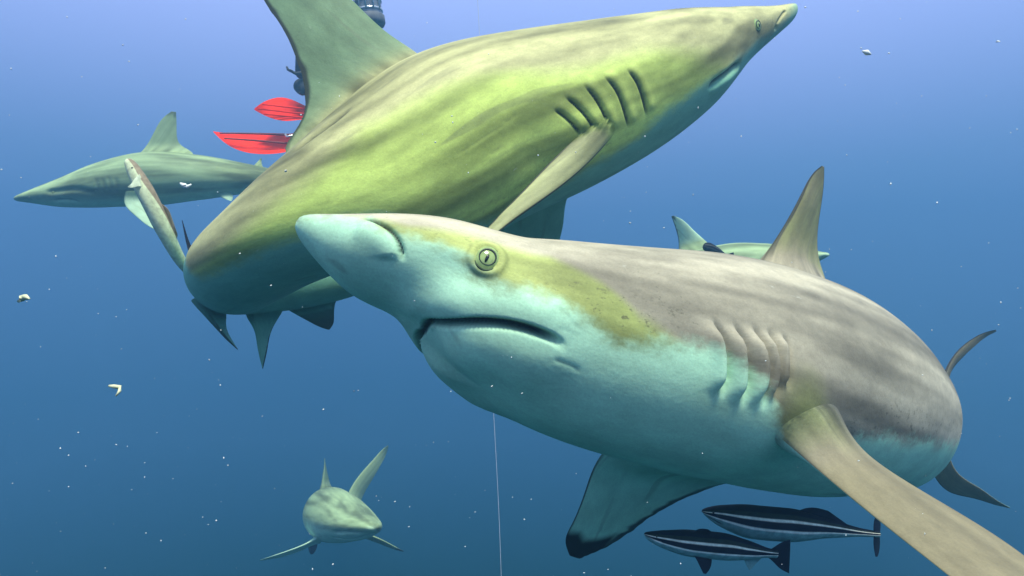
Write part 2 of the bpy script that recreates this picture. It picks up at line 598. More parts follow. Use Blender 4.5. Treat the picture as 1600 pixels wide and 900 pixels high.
def eye(P, n, r, up, parent, mats, lid=True, pupil_off=-.35):
    """eyeball set into the head, with lid ring, dark iris ring and slit pupil"""
    n = nrm(np.array(n)); u = nrm(up - (up @ n) * n); v = np.cross(n, u)
    R_ = r * 1.5                                          # a big ball, only its cap shows
    c = P - n * R_ * .84
    k = np.linspace(0, np.pi, 22)
    ball = lathe('eye', c, n, [(-np.cos(x) * R_, max(np.sin(x) * R_, 1e-5)) for x in k], mats['ball'], parent, 32)
    a = np.arange(48) * 2 * np.pi / 48
    if lid:
        ring = c + n * R_ * .80 + r * .88 * (np.cos(a)[:, None] * v + np.sin(a)[:, None] * u)
        tube('eyelid', ring, r * (.06 + .05 * np.cos(a + math.radians(115))), mats['lid'], ball, 8, True)
    rr = r * .56
    h = math.sqrt(R_ ** 2 - rr ** 2)
    tube('iris', c + n * h + rr * (np.cos(a)[:, None] * v + np.sin(a)[:, None] * u), r * (.055 + .03 * np.sin(a)), mats['ring'], ball, 8, True)
    sl = np.linspace(-1, 1, 12)
    off = u * ((sl * .30 + pupil_off * .35) * r)[:, None]
    hh = np.sqrt(R_ ** 2 - np.linalg.norm(off, axis=1) ** 2)
    tube('pupil', c + off + n * hh[:, None], r * .11 * np.sqrt(np.maximum(1 - sl ** 2, .02)), mats['pupil'], ball, 8)
    return ball


EYES = dict(ball=plain('eye_green', (.34, .46, .15), .12, .6, .35, 160), lid=plain('eyelid_skin', (.07, .11, .05), .6, .2, .5, 120),
            ring=plain('iris_ring', (.02, .035, .02), .4, .4), pupil=plain('pupil_black', (.008, .01, .008), .2, .5))

SK_A = skin('shark_skin_taupe', (.38, .345, .245), (.37, .42, .13), (.47, .78, .52), soft=.014, amp=.055, fintan=(.215, .185, .105))
SK_B = skin('shark_skin_olive', (.38, .37, .17), (.45, .56, .13), (.20, .46, .32), soft=.018, amp=.04, streak=.62, spots=.3, fintan=(.15, .24, .125))
SK_C = skin('shark_skin_grey_green', (.27, .38, .19), (.30, .42, .20), (.46, .70, .48), soft=.04, amp=.03, streak=.55, spots=.2, mott=.5)

Wp = lambda pts: [W(*p) for p in pts]


# ------------------------------------------------------------------ shark in front (head turned to the left, body bending away)
A = Body([
    (463, 346, .760, 0, 0, 0, -24),
    (501, 366, .762, .021, .022, .030, -24),
    (582, 400, .765, .040, .043, .062, -24),
    (685, 434, .77, .058, .056, .084, -24),
    (764, 480, .78, .080, .080, .098, -24),
    (850, 514, .80, .098, .104, .112, -23),
    (996, 550, .85, .123, .124, .128, -20),
    (1100, 568, .91, .140, .138, .138, -15),
    (1190, 587, .99, .153, .150, .143, -10),
    (1270, 608, 1.09, .160, .155, .143, -6),
    (1330, 626, 1.21, .155, .150, .138, -4),
    (1378, 642, 1.35, .138, .146, .124, -3),
    (1415, 650, 1.50, .110, .128, .100, -2),
    (1440, 655, 1.66, .076, .096, .070, -2),
    (1462, 652, 1.82, .046, .046, .036, -2),
    (1478, 645, 1.92, .034, .034, .022, -2),
], nt=560, nth=336, dens=lambda u: .62 * u + .38 * u ** 2)
sharkA = root_at('shark', A.C[A.nt // 2], 'large grey-brown shark with white jaw and round green eye, in front of olive shark', 'shark', 'sharks circling in the blue water')
A.kb = A.below([(475, 337), (560, 343), (628, 366), (740, 425), (820, 455), (900, 497), (960, 530), (1060, 546), (1130, 552), (1185, 600), (1205, 670), (1260, 705), (1310, 690), (1360, 682), (1430, 690), (1500, 690)])
tg = A.below([(560, 338), (640, 350), (760, 372), (860, 398), (940, 438), (1000, 490), (1080, 530), (1300, 600), (1500, 640)])
A.kg = sstep(-.012, .02, tg) * (1 - sstep(.30, .50, A.s))[:, None]
i0, j0 = A.find(1232, 648)
A.kg = np.maximum(A.kg, .75 * np.exp(-(np.linalg.norm(A.V0 - A.V0[i0, j0], axis=2) / .055) ** 2))
# mouth: dark gap over the lower jaw, labial furrow at its corner
A.groove([(662, 505, 'v'), (674, 502), (692, 501), (740, 501), (800, 507), (845, 520), (872, 535), (884, 547)], .012, .0040, dark=1, dwidth=.0043, ridge=.0070, rwidth=.019, side=1, taper=.22, sharp=4, t0=False)
A.groove([(690, 545, 'v'), (740, 543), (800, 552), (850, 572), (900, 600)], -.010, .036, taper=.4, t0=False)
A.groove([(700, 470), (740, 462), (800, 470), (850, 490)], .0035, .024, taper=.4)
A.bulge(1240, 652, .016, .06)
A.groove([(862, 557), (876, 563), (892, 571), (908, 581)], .0009, .002, dark=.40, dwidth=.0011)
# nostril flap and the trough behind it
A.groove([(566, 343), (596, 351), (615, 366), (626, 388), (629, 410)], .0065, .0024, dark=.8, dwidth=.0019, ridge=.004, rwidth=.012, side=-1, taper=.16)
A.groove([(640, 390), (690, 408), (740, 432), (800, 445)], .003, .014, taper=.4)
A.bulge(560, 385, .004, .03)
for g in ([(1112, 492), (1129, 525), (1136, 562), (1131, 595), (1117, 628)], [(1143, 500), (1162, 532), (1169, 568), (1164, 602), (1151, 638)],
          [(1172, 505), (1190, 540), (1196, 574), (1192, 606), (1180, 640)], [(1198, 510), (1209, 542), (1212, 574), (1208, 604), (1197, 632)],
          [(1224, 518), (1226, 550), (1224, 582), (1218, 612)]):
    A.groove(g, .0120, .0040, dark=.45, dwidth=.0022, ridge=.0095, rwidth=.0085, side=-1, taper=.3)
i0, j0 = A.find(760, 401)
de = np.linalg.norm(A.V0 - A.V0[i0, j0], axis=2)
de = np.minimum(de, de[:, A.mir])
A.D += .0028 * np.exp(-((de - .0155) / .0032) ** 2)          # fold of skin round the eye
A.dk = np.maximum(A.dk, .30 * np.exp(-((de - .0195) / .0018) ** 2))
A.build('body', SK_A, sharkA)
P, n, i, j = A.at(760, 401)
eye(P, n, .0142, A.U[i], sharkA, EYES)
mj = A.mir[j]
eye(A.V[i, mj], A.Nv[i, mj], .0142, A.U[i], sharkA, EYES)

d0 = 1.06
fin('dorsal_fin', Wp([(1188, 425, 1.02), (1198, 403, 1.02), (1222, 360, 1.04), (1252, 305, 1.08), (1275, 266, 1.12), (1284, 259, 1.13)]),
    Wp([(1296, 470, 1.20), (1290, 438, 1.20), (1280, 405, 1.19), (1279, 350, 1.17), (1287, 290, 1.15), (1288, 261, 1.14)]), SK_A, sharkA, body=A, thick=
    .030, flare=.045, flen=.14, kg=(.45, .45), tip=.75, tipfrom=.93, le_margin=.0035, margin=.0035)
fin('pectoral_fin', Wp([(1100, 575, .93), (1160, 628, .83), (1210, 674, .782), (1264, 722, .738), (1340, 786, .665), (1412, 844, .60), (1500, 914, .53), (1620, 1005, .46), (1700, 1050, .43)]),
    Wp([(1290, 550, 1.02), (1296, 608, .91), (1312, 660, .843), (1348, 704, .79), (1402, 743, .745), (1500, 802, .675), (1600, 868, .60), (1700, 970, .505), (1725, 1045, .44)]), SK_A, sharkA, body=A, thick=
    .020, ns=110, nc=60, flare=.0, kb=(-1, 1), kg=(.10, 0), kgroot=.5, bl=.04, fil=.022, tip=1, tipfrom=.93, camber=.03)
fin('pectoral_fin', Wp([(960, 690, .93), (936, 716, .95), (915, 765, .98), (893, 820, 1.02), (884, 850, 1.05), (890, 868, 1.06)]),
    Wp([(1190, 735, 1.0), (1118, 760, 1.02), (1060, 783, 1.04), (1003, 818, 1.06), (945, 856, 1.07), (905, 873, 1.07)]), SK_A, sharkA, body=A, thick=
    .020, flare=.02, kb=(1, -1), tip=1, tipfrom=.70, margin=.018, rag=.0012, le_margin=.002)
fin('caudal_fin', Wp([(1462, 640, 1.86), (1474, 590, 1.92), (1490, 556, 1.98), (1515, 532, 2.04), (1540, 519, 2.08), (1556, 515, 2.1)]),
    Wp([(1500, 650, 1.98), (1483, 592, 2.0), (1500, 563, 2.03), (1524, 540, 2.07), (1545, 524, 2.1), (1557, 518, 2.11)]), SK_A, sharkA, body=A, thick=
    .018, flare=.01, kb=(-1, -1), tip=0, le_margin=.004)
fin('caudal_fin', Wp([(1478, 660, 1.9), (1496, 738, 1.92), (1530, 762, 1.94), (1560, 783, 1.96), (1578, 793, 1.97)]),
    Wp([(1440, 690, 1.96), (1482, 768, 1.97), (1522, 779, 1.98), (1555, 789, 1.985), (1577, 794, 1.99)]), SK_A, sharkA, body=A, thick=
    .016, kb=(-1, 1), kg=(.3, 0), margin=.004)
fin('pelvic_fin', Wp([(1340, 745, 1.42), (1350, 770, 1.42), (1372, 795, 1.43), (1388, 806, 1.44)]),
    Wp([(1395, 740, 1.5), (1394, 770, 1.5), (1391, 795, 1.48), (1390, 806, 1.46)]), SK_A, sharkA, body=A, thick= .014, kb=(1, 1), margin=.004)

# ------------------------------------------------------------------ olive shark behind it, bent double
B = Body([
    (1243, 8, 1.50, 0, 0, 0, 4),
    (1236, 14, 1.495, .011, .016, .014, 4),
    (1205, 31, 1.48, .026, .032, .036, 4),
    (1146, 56, 1.45, .054, .059, .070, 4),
    (1063, 100, 1.41, .104, .104, .108, 4),
    (952, 146, 1.36, .134, .137, .135, 3),
    (828, 186, 1.30, .152, .156, .150, 2),
    (703, 231, 1.24, .160, .165, .155, 2),
    (600, 297, 1.19, .146, .150, .145, 2),
    (498, 352, 1.17, .118, .082, .118, 4),
    (410, 402, 1.21, .092, .066, .098, 6),
    (368, 428, 1.31, .078, .070, .086, 8),
    (382, 442, 1.43, .062, .062, .068, 8),
    (445, 446, 1.50, .052, .052, .054, 8),
    (530, 434, 1.54, .046, .046, .046, 6),
    (640, 405, 1.60, .036, .036, .034, 4),
    (720, 385, 1.61, .028, .028, .022, 4),
], nt=640, nth=304, dens=lambda u: .62 * u + .38 * u ** 2)
sharkB = root_at('shark', B.C[B.nt // 2], 'olive green shark bent double with dark slits of gills and tall dorsal fin', 'shark', 'sharks circling in the blue water')
B.kb = B.below([(1242, 12), (1226, 36), (1200, 60), (1160, 88), (1090, 140), (1040, 178), (1000, 212), (940, 250), (860, 300), (760, 345), (680, 350), (600, 338), (540, 345), (480, 366), (400, 400), (330, 428), (285, 440)])
tg = B.below([(1200, 25), (1100, 60), (1000, 75), (850, 100), (700, 120), (560, 190), (400, 320), (300, 410)])
B.kb = B.kb + .12 * sstep(1.22, 1.38, B.s)[:, None]
B.kg = sstep(-.03, .07, tg) * (sstep(.15, .45, B.s))[:, None]
for g in ([(978, 107), (992, 124), (1003, 148), (1011, 183)], [(943, 117), (960, 136), (973, 164), (982, 203)], [(910, 131), (930, 152), (945, 178), (957, 210)],
          [(880, 149), (902, 167), (918, 186), (934, 212)], [(864, 168), (882, 182), (896, 196), (908, 212)]):
    B.groove(g, .0045, .0027, dark=.95, dwidth=.0024, ridge=.0035, rwidth=.010, side=1, taper=.2)
B.groove([(1160, 97), (1145, 106), (1125, 122), (1104, 140)], .010, .006, dark=.8, dwidth=.003, ridge=.003, rwidth=.014, side=1, taper=.2)
B.groove([(1228, 16), (1222, 24), (1213, 38)], .004, .003, dark=.4)
B.bulge(1213, 43, -.006, .005)
B.groove([(700, 252), (730, 232), (775, 200), (815, 172)], .0006, .0016, dark=.30, dwidth=.0012)
B.bulge(1135, 120, .005, .03)
B.groove([(446, 250), (480, 220), (520, 190), (562, 156)], .006, .006, dark=.75, dwidth=.0045, taper=.35)
B.groove([(860, 175), (845, 200), (830, 240), (800, 290)], .004, .03, taper=.45)
B.build('body', SK_B, sharkB)
P, n, i, j = B.at(1184, 39)
eye(P, n, .0125, B.U[i], sharkB, EYES)
mj = B.mir[j]
eye(B.V[i, mj], B.Nv[i, mj], .0125, B.U[i], sharkB, EYES)
fin('dorsal_fin', Wp([(690, 130, 1.25), (660, 91, 1.25), (610, 55, 1.25), (556, 6, 1.25), (500, -50, 1.25), (430, -108, 1.25), (385, -122, 1.25)]),
    Wp([(470, 260, 1.19), (446, 240, 1.19), (470, 190, 1.19), (474, 130, 1.20), (455, 70, 1.21), (412, 0, 1.23), (372, -80, 1.24), (368, -116, 1.25)]), SK_B, sharkB, body=B, thick=
    .036, ns=80, nc=50, flare=.04, kg=(.0, .0), tip=1, tipfrom=.9, margin=.012, rag=.0008)
fin('pectoral_fin', Wp([(975, 190, 1.27), (946, 226, 1.20), (905, 268, 1.14), (850, 311, 1.08), (790, 354, 1.03), (740, 398, .98), (715, 422, .96)]),
    Wp([(925, 195, 1.23), (893, 222, 1.165), (858, 255, 1.125), (815, 300, 1.08), (765, 352, 1.03), (728, 398, .985), (713, 421, .962)]), SK_B, sharkB, body=B, thick=
    .022, flare=.03, kb=(-1, 1), kg=(-.3, 0), br=.25, margin=.004, le_margin=.002, camber=.05)
fin('pectoral_fin', Wp([(905, 280, 1.42), (887, 308, 1.46), (880, 350, 1.52), (868, 400, 1.58), (858, 440, 1.62), (852, 452, 1.63)]),
    Wp([(760, 300, 1.42), (770, 350, 1.47), (790, 390, 1.53), (820, 425, 1.59), (842, 448, 1.62), (849, 453, 1.63)]), SK_B, sharkB, body=B, thick=
    .02, kb=(.06, -1), margin=.01)
fin('pelvic_fin', Wp([(300, 468, 1.36), (312, 482, 1.36), (335, 508, 1.37), (355, 531, 1.38), (371, 546, 1.39)]),
    Wp([(345, 474, 1.42), (352, 490, 1.42), (353, 508, 1.42), (362, 530, 1.41), (372, 546, 1.40)]), SK_B, sharkB, body=B, thick= .012, kb=(1, 1), le_margin=.006)
fin('pelvic_fin', Wp([(388, 470, 1.45), (386, 492, 1.44), (396, 512, 1.44), (402, 540, 1.45), (410, 576, 1.46)]),
    Wp([(450, 468, 1.52), (436, 495, 1.51), (425, 515, 1.50), (418, 545, 1.48), (411, 576, 1.465)]), SK_B, sharkB, body=B, thick= .014, flare=.02, kb=(1, 1), margin=.007)
fin('anal_fin', Wp([(440, 478, 1.53), (460, 490, 1.53), (482, 502, 1.54), (500, 511, 1.545), (512, 515, 1.55)]),
    Wp([(530, 460, 1.57), (524, 474, 1.57), (522, 492, 1.57), (521, 505, 1.565), (515, 515, 1.555)]), SK_B, sharkB, body=B, thick= .012, kb=(1, 1), tip=.9, tipfrom=.3, margin=.012)
fin('caudal_fin', Wp([(700, 392, 1.61), (740, 370, 1.66), (800, 350, 1.72), (860, 330, 1.78)]),
    Wp([(715, 400, 1.61), (760, 390, 1.66), (815, 365, 1.72), (862, 331, 1.78)]), SK_B, sharkB, body=B, thick= .014)


# ------------------------------------------------------------------ three sharks farther off
C = Body([
    (22, 311, 3.55, 0, 0, 0, 0), (45, 308, 3.55, .026, .028, .05, 0), (100, 301, 3.55, .068, .072, .095, 0), (165, 288, 3.56, .108, .112, .125, 0),
    (235, 280, 3.58, .132, .130, .14, 0), (310, 277, 3.62, .110, .112, .12, 0), (385, 279, 3.68, .075, .075, .075, 0),
    (450, 282, 3.75, .045, .045, .04, 0), (510, 284, 3.82, .03, .03, .02, 0)], nt=150, nth=96)
sharkC = root_at('shark', C.C[C.nt // 2], 'hazy grey-green shark swimming nose first behind a slender pale remora', 'shark', 'sharks circling in the blue water')
C.kb = C.below([(30, 312), (100, 312), (200, 312), (300, 304), (420, 294)])
C.groove([(84, 314), (105, 312), (125, 316)], .012, .008, dark=.5)
C.groove([(70, 300), (95, 298), (130, 297), (155, 306)], .01, .012, dark=.25)
for x in (150, 160, 170, 180):
    C.groove([(x, 276), (x + 4, 290), (x + 1, 304)], .006, .006, dark=.2, dwidth=.004)
C.build('body', SK_C, sharkC)
P, n, i, j = C.at(80, 300)
eye(P, n, .013, C.U[i], sharkC, EYES)
fin('dorsal_fin', Wp([(205, 250, 3.58), (222, 236, 3.58), (240, 208, 3.58), (255, 184, 3.58), (268, 174, 3.58)]),
    Wp([(300, 255, 3.60), (302, 241, 3.60), (282, 226, 3.59), (276, 200, 3.585), (275, 175, 3.58)]), SK_C, sharkC, body=C, thick=.04, ns=40, nc=26, flare=.02, tip=.6, tipfrom=.85)
fin('pectoral_fin', Wp([(196, 300, 3.46), (194, 312, 3.45), (208, 334, 3.40), (230, 352, 3.36), (250, 362, 3.32)]),
    Wp([(225, 300, 3.48), (232, 314, 3.48), (243, 332, 3.44), (251, 348, 3.39), (254, 361, 3.34)]), SK_C, sharkC, body=C, thick=.03, ns=40, nc=26, kb=(.008, -1))
fin('second_dorsal_fin', Wp([(392, 268, 3.69), (396, 260, 3.69), (403, 252, 3.69), (408, 247, 3.69)]),
    Wp([(412, 270, 3.7), (411, 262, 3.7), (409, 255, 3.7), (409, 248, 3.7)]), SK_C, sharkC, body=C, thick=.015, ns=20, nc=14)
fin('caudal_fin', Wp([(490, 282, 3.8), (520, 262, 3.85), (560, 235, 3.92)]), Wp([(505, 290, 3.8), (535, 275, 3.86), (562, 236, 3.92)]), SK_C, sharkC, body=C, thick=.02, ns=30, nc=20)
fin('pelvic_fin', Wp([(335, 302, 3.6), (345, 308, 3.59), (360, 314, 3.58)]), Wp([(362, 300, 3.62), (364, 308, 3.61), (362, 314, 3.59)]), SK_C, sharkC, body=C, thick=.012, ns=20, nc=14, kb=(1, 1))

D = Body([
    (582, 824, 3.30, 0, 0, 0, 10), (577, 823, 3.34, .030, .028, .055, 10), (563, 822, 3.45, .062, .056, .105, 10), (547, 818, 3.62, .102, .085, .135, 10),
    (529, 812, 3.85, .142, .118, .150, 10), (517, 806, 4.10, .155, .138, .150, 8), (512, 800, 4.40, .140, .130, .130, 6),
    (520, 795, 4.75, .10, .10, .09, 4), (535, 790, 5.1, .06, .06, .055, 4), (548, 786, 5.35, .04, .04, .028, 4)], nt=180, nth=120)
sharkD = root_at('shark', D.C[D.nt // 2], 'hazy grey shark seen head-on with spread pectoral fins, tail raised behind', 'shark', 'sharks circling in the blue water')
D.kb = D.below([(578, 830), (560, 830), (535, 830), (500, 822)])
D.groove([(516, 838), (545, 843), (572, 838), (585, 831)], .016, .012, dark=.7, both=False)
D.groove([(520, 832), (545, 833), (570, 832)], .01, .012, dark=.35, both=False)
D.build('body', SK_C, sharkD)
fin('dorsal_fin', Wp([(502, 785, 4.15), (503, 766, 4.2), (505, 745, 4.26), (507, 728, 4.32), (507, 716, 4.36)]),
    Wp([(525, 785, 4.5), (518, 766, 4.48), (513, 745, 4.45), (509, 728, 4.42), (508, 717, 4.38)]), SK_C, sharkD, body=D, thick=.05, ns=30, nc=20, flare=.05)
fin('pectoral_fin', Wp([(500, 838, 3.8), (486, 846, 3.78), (455, 859, 3.72), (425, 869, 3.68), (406, 875, 3.66)]),
    Wp([(496, 848, 4.0), (486, 853, 3.98), (456, 866, 3.88), (428, 873, 3.76), (407, 876, 3.68)]), SK_C, sharkD, body=D, thick=.03, ns=30, nc=20, kb=(1, 1))
fin('pectoral_fin', Wp([(575, 835, 3.9), (590, 841, 3.9), (607, 849, 3.92), (622, 857, 3.94), (631, 861, 3.96)]),
    Wp([(572, 842, 4.1), (588, 848, 4.1), (606, 855, 4.06), (621, 860, 4.02), (630, 862, 3.98)]), SK_C, sharkD, body=D, thick=.03, ns=30, nc=20, tip=.8, tipfrom=.75)
fin('caudal_fin', Wp([(538, 795, 5.2), (545, 770, 5.3), (562, 742, 5.42), (585, 716, 5.55), (603, 698, 5.65), (606, 696, 5.66)]),
    Wp([(560, 800, 5.4), (566, 778, 5.45), (580, 752, 5.52), (594, 728, 5.6), (604, 708, 5.68), (607, 698, 5.68)]), SK_C, sharkD, body=D, thick=.05, ns=40, nc=24, flare=.02)
fin('caudal_fin', Wp([(540, 790, 5.25), (528, 812, 5.3), (520, 835, 5.35)]), Wp([(556, 795, 5.4), (538, 815, 5.4), (521, 836, 5.37)]), SK_C, sharkD, body=D, thick=.03, ns=24, nc=16)
fin('pelvic_fin', Wp([(484, 845, 4.6), (482, 855, 4.58), (485, 866, 4.6)]), Wp([(496, 845, 4.7), (495, 856, 4.68), (489, 866, 4.63)]), SK_C, sharkD, body=D, thick=.02, ns=20, nc=14, tip=1, tipfrom=.1, kb=(1, 1))

E = Body([
    (1296, 397, 2.75, 0, 0, 0, 0), (1285, 399, 2.77, .014, .014, .03, 0), (1250, 404, 2.80, .045, .045, .07, 0), (1200, 412, 2.84, .080, .08, .10, 0),
    (1140, 420, 2.90, .100, .10, .115, 0), (1085, 430, 2.96, .098, .098, .108, 0), (1020, 448, 3.04, .082, .082, .085, 0),
    (950, 470, 3.12, .056, .056, .055, 0), (890, 486, 3.18, .036, .036, .03, 0), (855, 492, 3.2, .028, .028, .02, 0)], nt=140, nth=90)
sharkE = root_at('shark', E.C[E.nt // 2], 'faded pale green shark mostly hidden behind the back of the grey-brown one', 'shark', 'sharks circling in the blue water')
E.kb = E.below([(1290, 400), (1200, 425), (1100, 440)])
E.build('body', SK_C, sharkE)
fin('dorsal_fin', Wp([(1120, 395, 2.93), (1106, 380, 2.93), (1082, 358, 2.95), (1064, 342, 2.97), (1052, 337, 2.98)]),
    Wp([(1056, 425, 3.0), (1060, 398, 3.0), (1060, 375, 3.0), (1054, 352, 2.99), (1049, 338, 2.985)]), SK_C, sharkE, body=E, thick=.04, ns=40, nc=26, flare=.03, kb=(.02, .02), tip=.85, tipfrom=.9, margin=.006)
fin('caudal_fin', Wp([(880, 480, 3.18), (845, 468, 3.22), (800, 445, 3.28), (770, 432, 3.32)]), Wp([(845, 500, 3.2), (828, 488, 3.23), (792, 458, 3.28), (769, 433, 3.32)]), SK_C, sharkE, body=E, thick=.02, ns=30, nc=18)
fin('caudal_fin', Wp([(880, 492, 3.18), (858, 512, 3.2), (832, 540, 3.22)]), Wp([(842, 492, 3.2), (840, 512, 3.21), (830, 541, 3.22)]), SK_C, sharkE, body=E, thick=.018, ns=24, nc=16)
fin('pectoral_fin', Wp([(1180, 432, 2.76), (1170, 450, 2.72), (1140, 480, 2.66), (1110, 500, 2.62)]), Wp([(1140, 436, 2.80), (1130, 456, 2.77), (1115, 482, 2.70), (1107, 500, 2.63)]), SK_C, sharkE, body=E, thick=.02, ns=30, nc=18, kb=(-1, 1))


# ------------------------------------------------------------------ remoras
def stripes_mat(name, dark, pale, belly, bands):
    """bands of latitude: list of (lat0, lat1, colour)"""
    t = NT(name)
    rest = t.attr('rest').outputs['Vector']
    la = t.math('ADD', t.attr('kb').outputs['Fac'], t.math('MULTIPLY', t.math('SUBTRACT', t.noise(rest, 40, 3, .5, (.3, 1, 1)), .5), .16))
    c = t.mix(0.0, dark, dark)
    for a, b, col in bands:
        m = t.math('MULTIPLY', t.rng(la, a - .05, a + .05), t.rng(la, b + .05, b - .05))
        c = t.mix(m, c, col)
    nz = t.noise(rest, 120, 4, .6)
    cc = t.node('ShaderNodeCombineColor')
    st = t.rng(nz, .3, .7, .75, 1.1)
    for k in range(3): t.put(cc.inputs[k], st)
    c = t.mix(1.0, c, cc.outputs[0], 'MULTIPLY')
    c = t.mix(t.attr('dk').outputs['Fac'], c, (.006, .008, .016))
    t.put(t.b.inputs['Base Color'], c)
    t.b.inputs['Roughness'].default_value = .6
    t.b.inputs['Specular IOR Level'].default_value = .10
    return t.m


INK = (.008, .011, .026)
SK_R = stripes_mat('striped_remora_skin', INK, (.6, .7, .6), (.1, .25, .25),
                   [(-1.7, -.26, (.16, .34, .32)), (-.28, -.13, (.74, .82, .70)), (.34, .52, (.80, .84, .68)), (.52, .85, (.02, .035, .03))])
SK_P = stripes_mat('pale_remora_skin', (.62, .70, .44), (.6, .7, .6), (.5, .6, .5),
                   [(-1.7, -.25, (.55, .64, .46)), (.95, 1.7, (.30, .25, .17))])


def remora(stations, label, mat, group, nt=140, nth=80):
    b = Body(stations, nt=nt, nth=nth)
    r = root_at('remora', b.C[b.nt // 2], label, 'fish', group)
    b.kb = np.repeat(b.lat[None], b.nt, 0)
    return b, r


R1, r1 = remora([(1096, 799, 1.02, 0, 0, 0, 0), (1102, 800, 1.02, .005, .005, .008, 0), (1130, 805, 1.02, .014, .017, .016, 0), (1175, 813, 1.02, .021, .025, .022, 0),
                 (1230, 819, 1.025, .022, .024, .022, 0), (1290, 825, 1.03, .014, .014, .014, 0), (1345, 832, 1.04, .006, .006, .006, 0), (1374, 835, 1.045, .004, .004, .003, 0)],
                'black and white striped remora with thin upright tail, upper of two', SK_R, 'striped remoras under the pectoral fin')
R1.groove([(1098, 803), (1112, 812), (1124, 818)], .002, .002, dark=.8, taper=0)
R1.build('body', SK_R, r1)
fk = dict(kb=(0, 0), ns=26, nc=18)
fin('dorsal_fin', Wp([(1236, 806, 1.025), (1250, 797, 1.025), (1270, 793, 1.025), (1290, 797, 1.025)]), Wp([(1330, 824, 1.03), (1322, 818, 1.03), (1308, 808, 1.03), (1294, 798, 1.025)]), SK_R, r1, .005, **fk)
fin('caudal_fin', Wp([(1366, 836, 1.04), (1365, 822, 1.04), (1367, 810, 1.045), (1370, 803, 1.05)]), Wp([(1374, 836, 1.06), (1376, 822, 1.07), (1375, 810, 1.075), (1372, 803, 1.06)]), SK_R, r1, .004, **fk)
fin('caudal_fin', Wp([(1366, 834, 1.04), (1365, 846, 1.04), (1366, 860, 1.045), (1368, 870, 1.05)]), Wp([(1374, 834, 1.06), (1375, 846, 1.07), (1374, 860, 1.075), (1371, 870, 1.06)]), SK_R, r1, .004, **fk)
P, n, i, j = R1.at(1114, 801)
eye(P, n, .0018, R1.U[i], r1, dict(EYES, ball=EYES['ring']), lid=False)

R2, r2 = remora([(1006, 834, .97, 0, 0, 0, 0), (1012, 836, .97, .004, .005, .007, 0), (1040, 843, .97, .012, .012, .014, 0), (1080, 850, .97, .018, .016, .019, 0),
                 (1125, 855, .975, .019, .016, .019, 0), (1165, 860, .98, .014, .012, .014, 0), (1198, 864, .985, .007, .006, .007, 0), (1214, 866, .99, .005, .005, .003, 0)],
                'black and white striped remora with broad fan-shaped black tail, lower of two', SK_R, 'striped remoras under the pectoral fin')
R2.groove([(1008, 838), (1022, 842), (1034, 845)], .002, .002, dark=.8, taper=0)
R2.build('body', SK_R, r2)
fin('dorsal_fin', Wp([(1075, 838, .97), (1086, 829, .97), (1098, 826, .97), (1106, 827, .97)]), Wp([(1120, 840, .975), (1116, 835, .975), (1112, 831, .972), (1108, 828, .97)]), SK_R, r2, .004, **fk)
fin('caudal_fin', Wp([(1196, 861, .985), (1206, 857, .99), (1220, 848, .995), (1235, 843, 1.0)]), Wp([(1196, 869, .985), (1205, 875, .99), (1217, 887, .995), (1233, 896, 1.0)]), SK_R, r2, .004, **fk)
fin('pectoral_fin', Wp([(1080, 862, .96), (1088, 874, .955), (1094, 886, .95), (1099, 896, .95)]), Wp([(1112, 866, .965), (1112, 878, .96), (1109, 889, .955), (1103, 897, .95)]), SK_R, r2, .003, **fk)
fin('anal_fin', Wp([(1160, 868, .98), (1164, 878, .98), (1170, 890, .98)]), Wp([(1194, 868, .985), (1184, 878, .985), (1173, 890, .98)]), SK_R, r2, .003, **dict(fk, kb=(-1, -1)))
P, n, i, j = R2.at(1026, 837)
eye(P, n, .0018, R2.U[i], r2, dict(EYES, ball=EYES['ring']), lid=False)

R3, r3 = remora([(198, 248, 1.30, 0, 0, 0, 20), (202, 254, 1.30, .008, .008, .009, 20), (212, 272, 1.30, .013, .012, .013, 20), (228, 302, 1.30, .016, .015, .015, 20),
                 (248, 342, 1.31, .015, .015, .014, 20), (266, 378, 1.33, .013, .013, .012, 20), (284, 410, 1.36, .010, .010, .009, 20), (310, 440, 1.40, .006, .006, .004, 20)],
                'slender pale remora hanging head up beside the bent olive shark', SK_P, 'remoras')
R3.build('body', SK_P, r3)
fin('pectoral_fin', Wp([(218, 272, 1.29), (210, 280, 1.28), (204, 288, 1.27), (199, 292, 1.27)]), Wp([(228, 294, 1.29), (216, 291, 1.28), (207, 293, 1.27), (200, 293, 1.27)]), SK_P, r3, .003, **dict(fk, kb=(-1, -1)))
fin('dorsal_fin', Wp([(252, 318, 1.31), (262, 326, 1.31), (270, 345, 1.32), (276, 362, 1.32)]), Wp([(274, 380, 1.33), (275, 376, 1.33), (277, 370, 1.33), (277, 364, 1.32)]), SK_P, r3, .003, **dict(fk, kb=(1, 1)))
fin('caudal_fin', Wp([(296, 400, 1.39), (291, 380, 1.40), (287, 360, 1.41), (284, 344, 1.42)]), Wp([(306, 398, 1.40), (296, 378, 1.41), (290, 360, 1.42), (285, 344, 1.42)]), SK_P, r3, .003, **dict(fk, kb=(1, 1), tip=1, tipfrom=.0))
P, n, i, j = R3.at(206, 262)
eye(P, n, .002, R3.U[i], r3, dict(EYES, ball=EYES['ring']), lid=False)

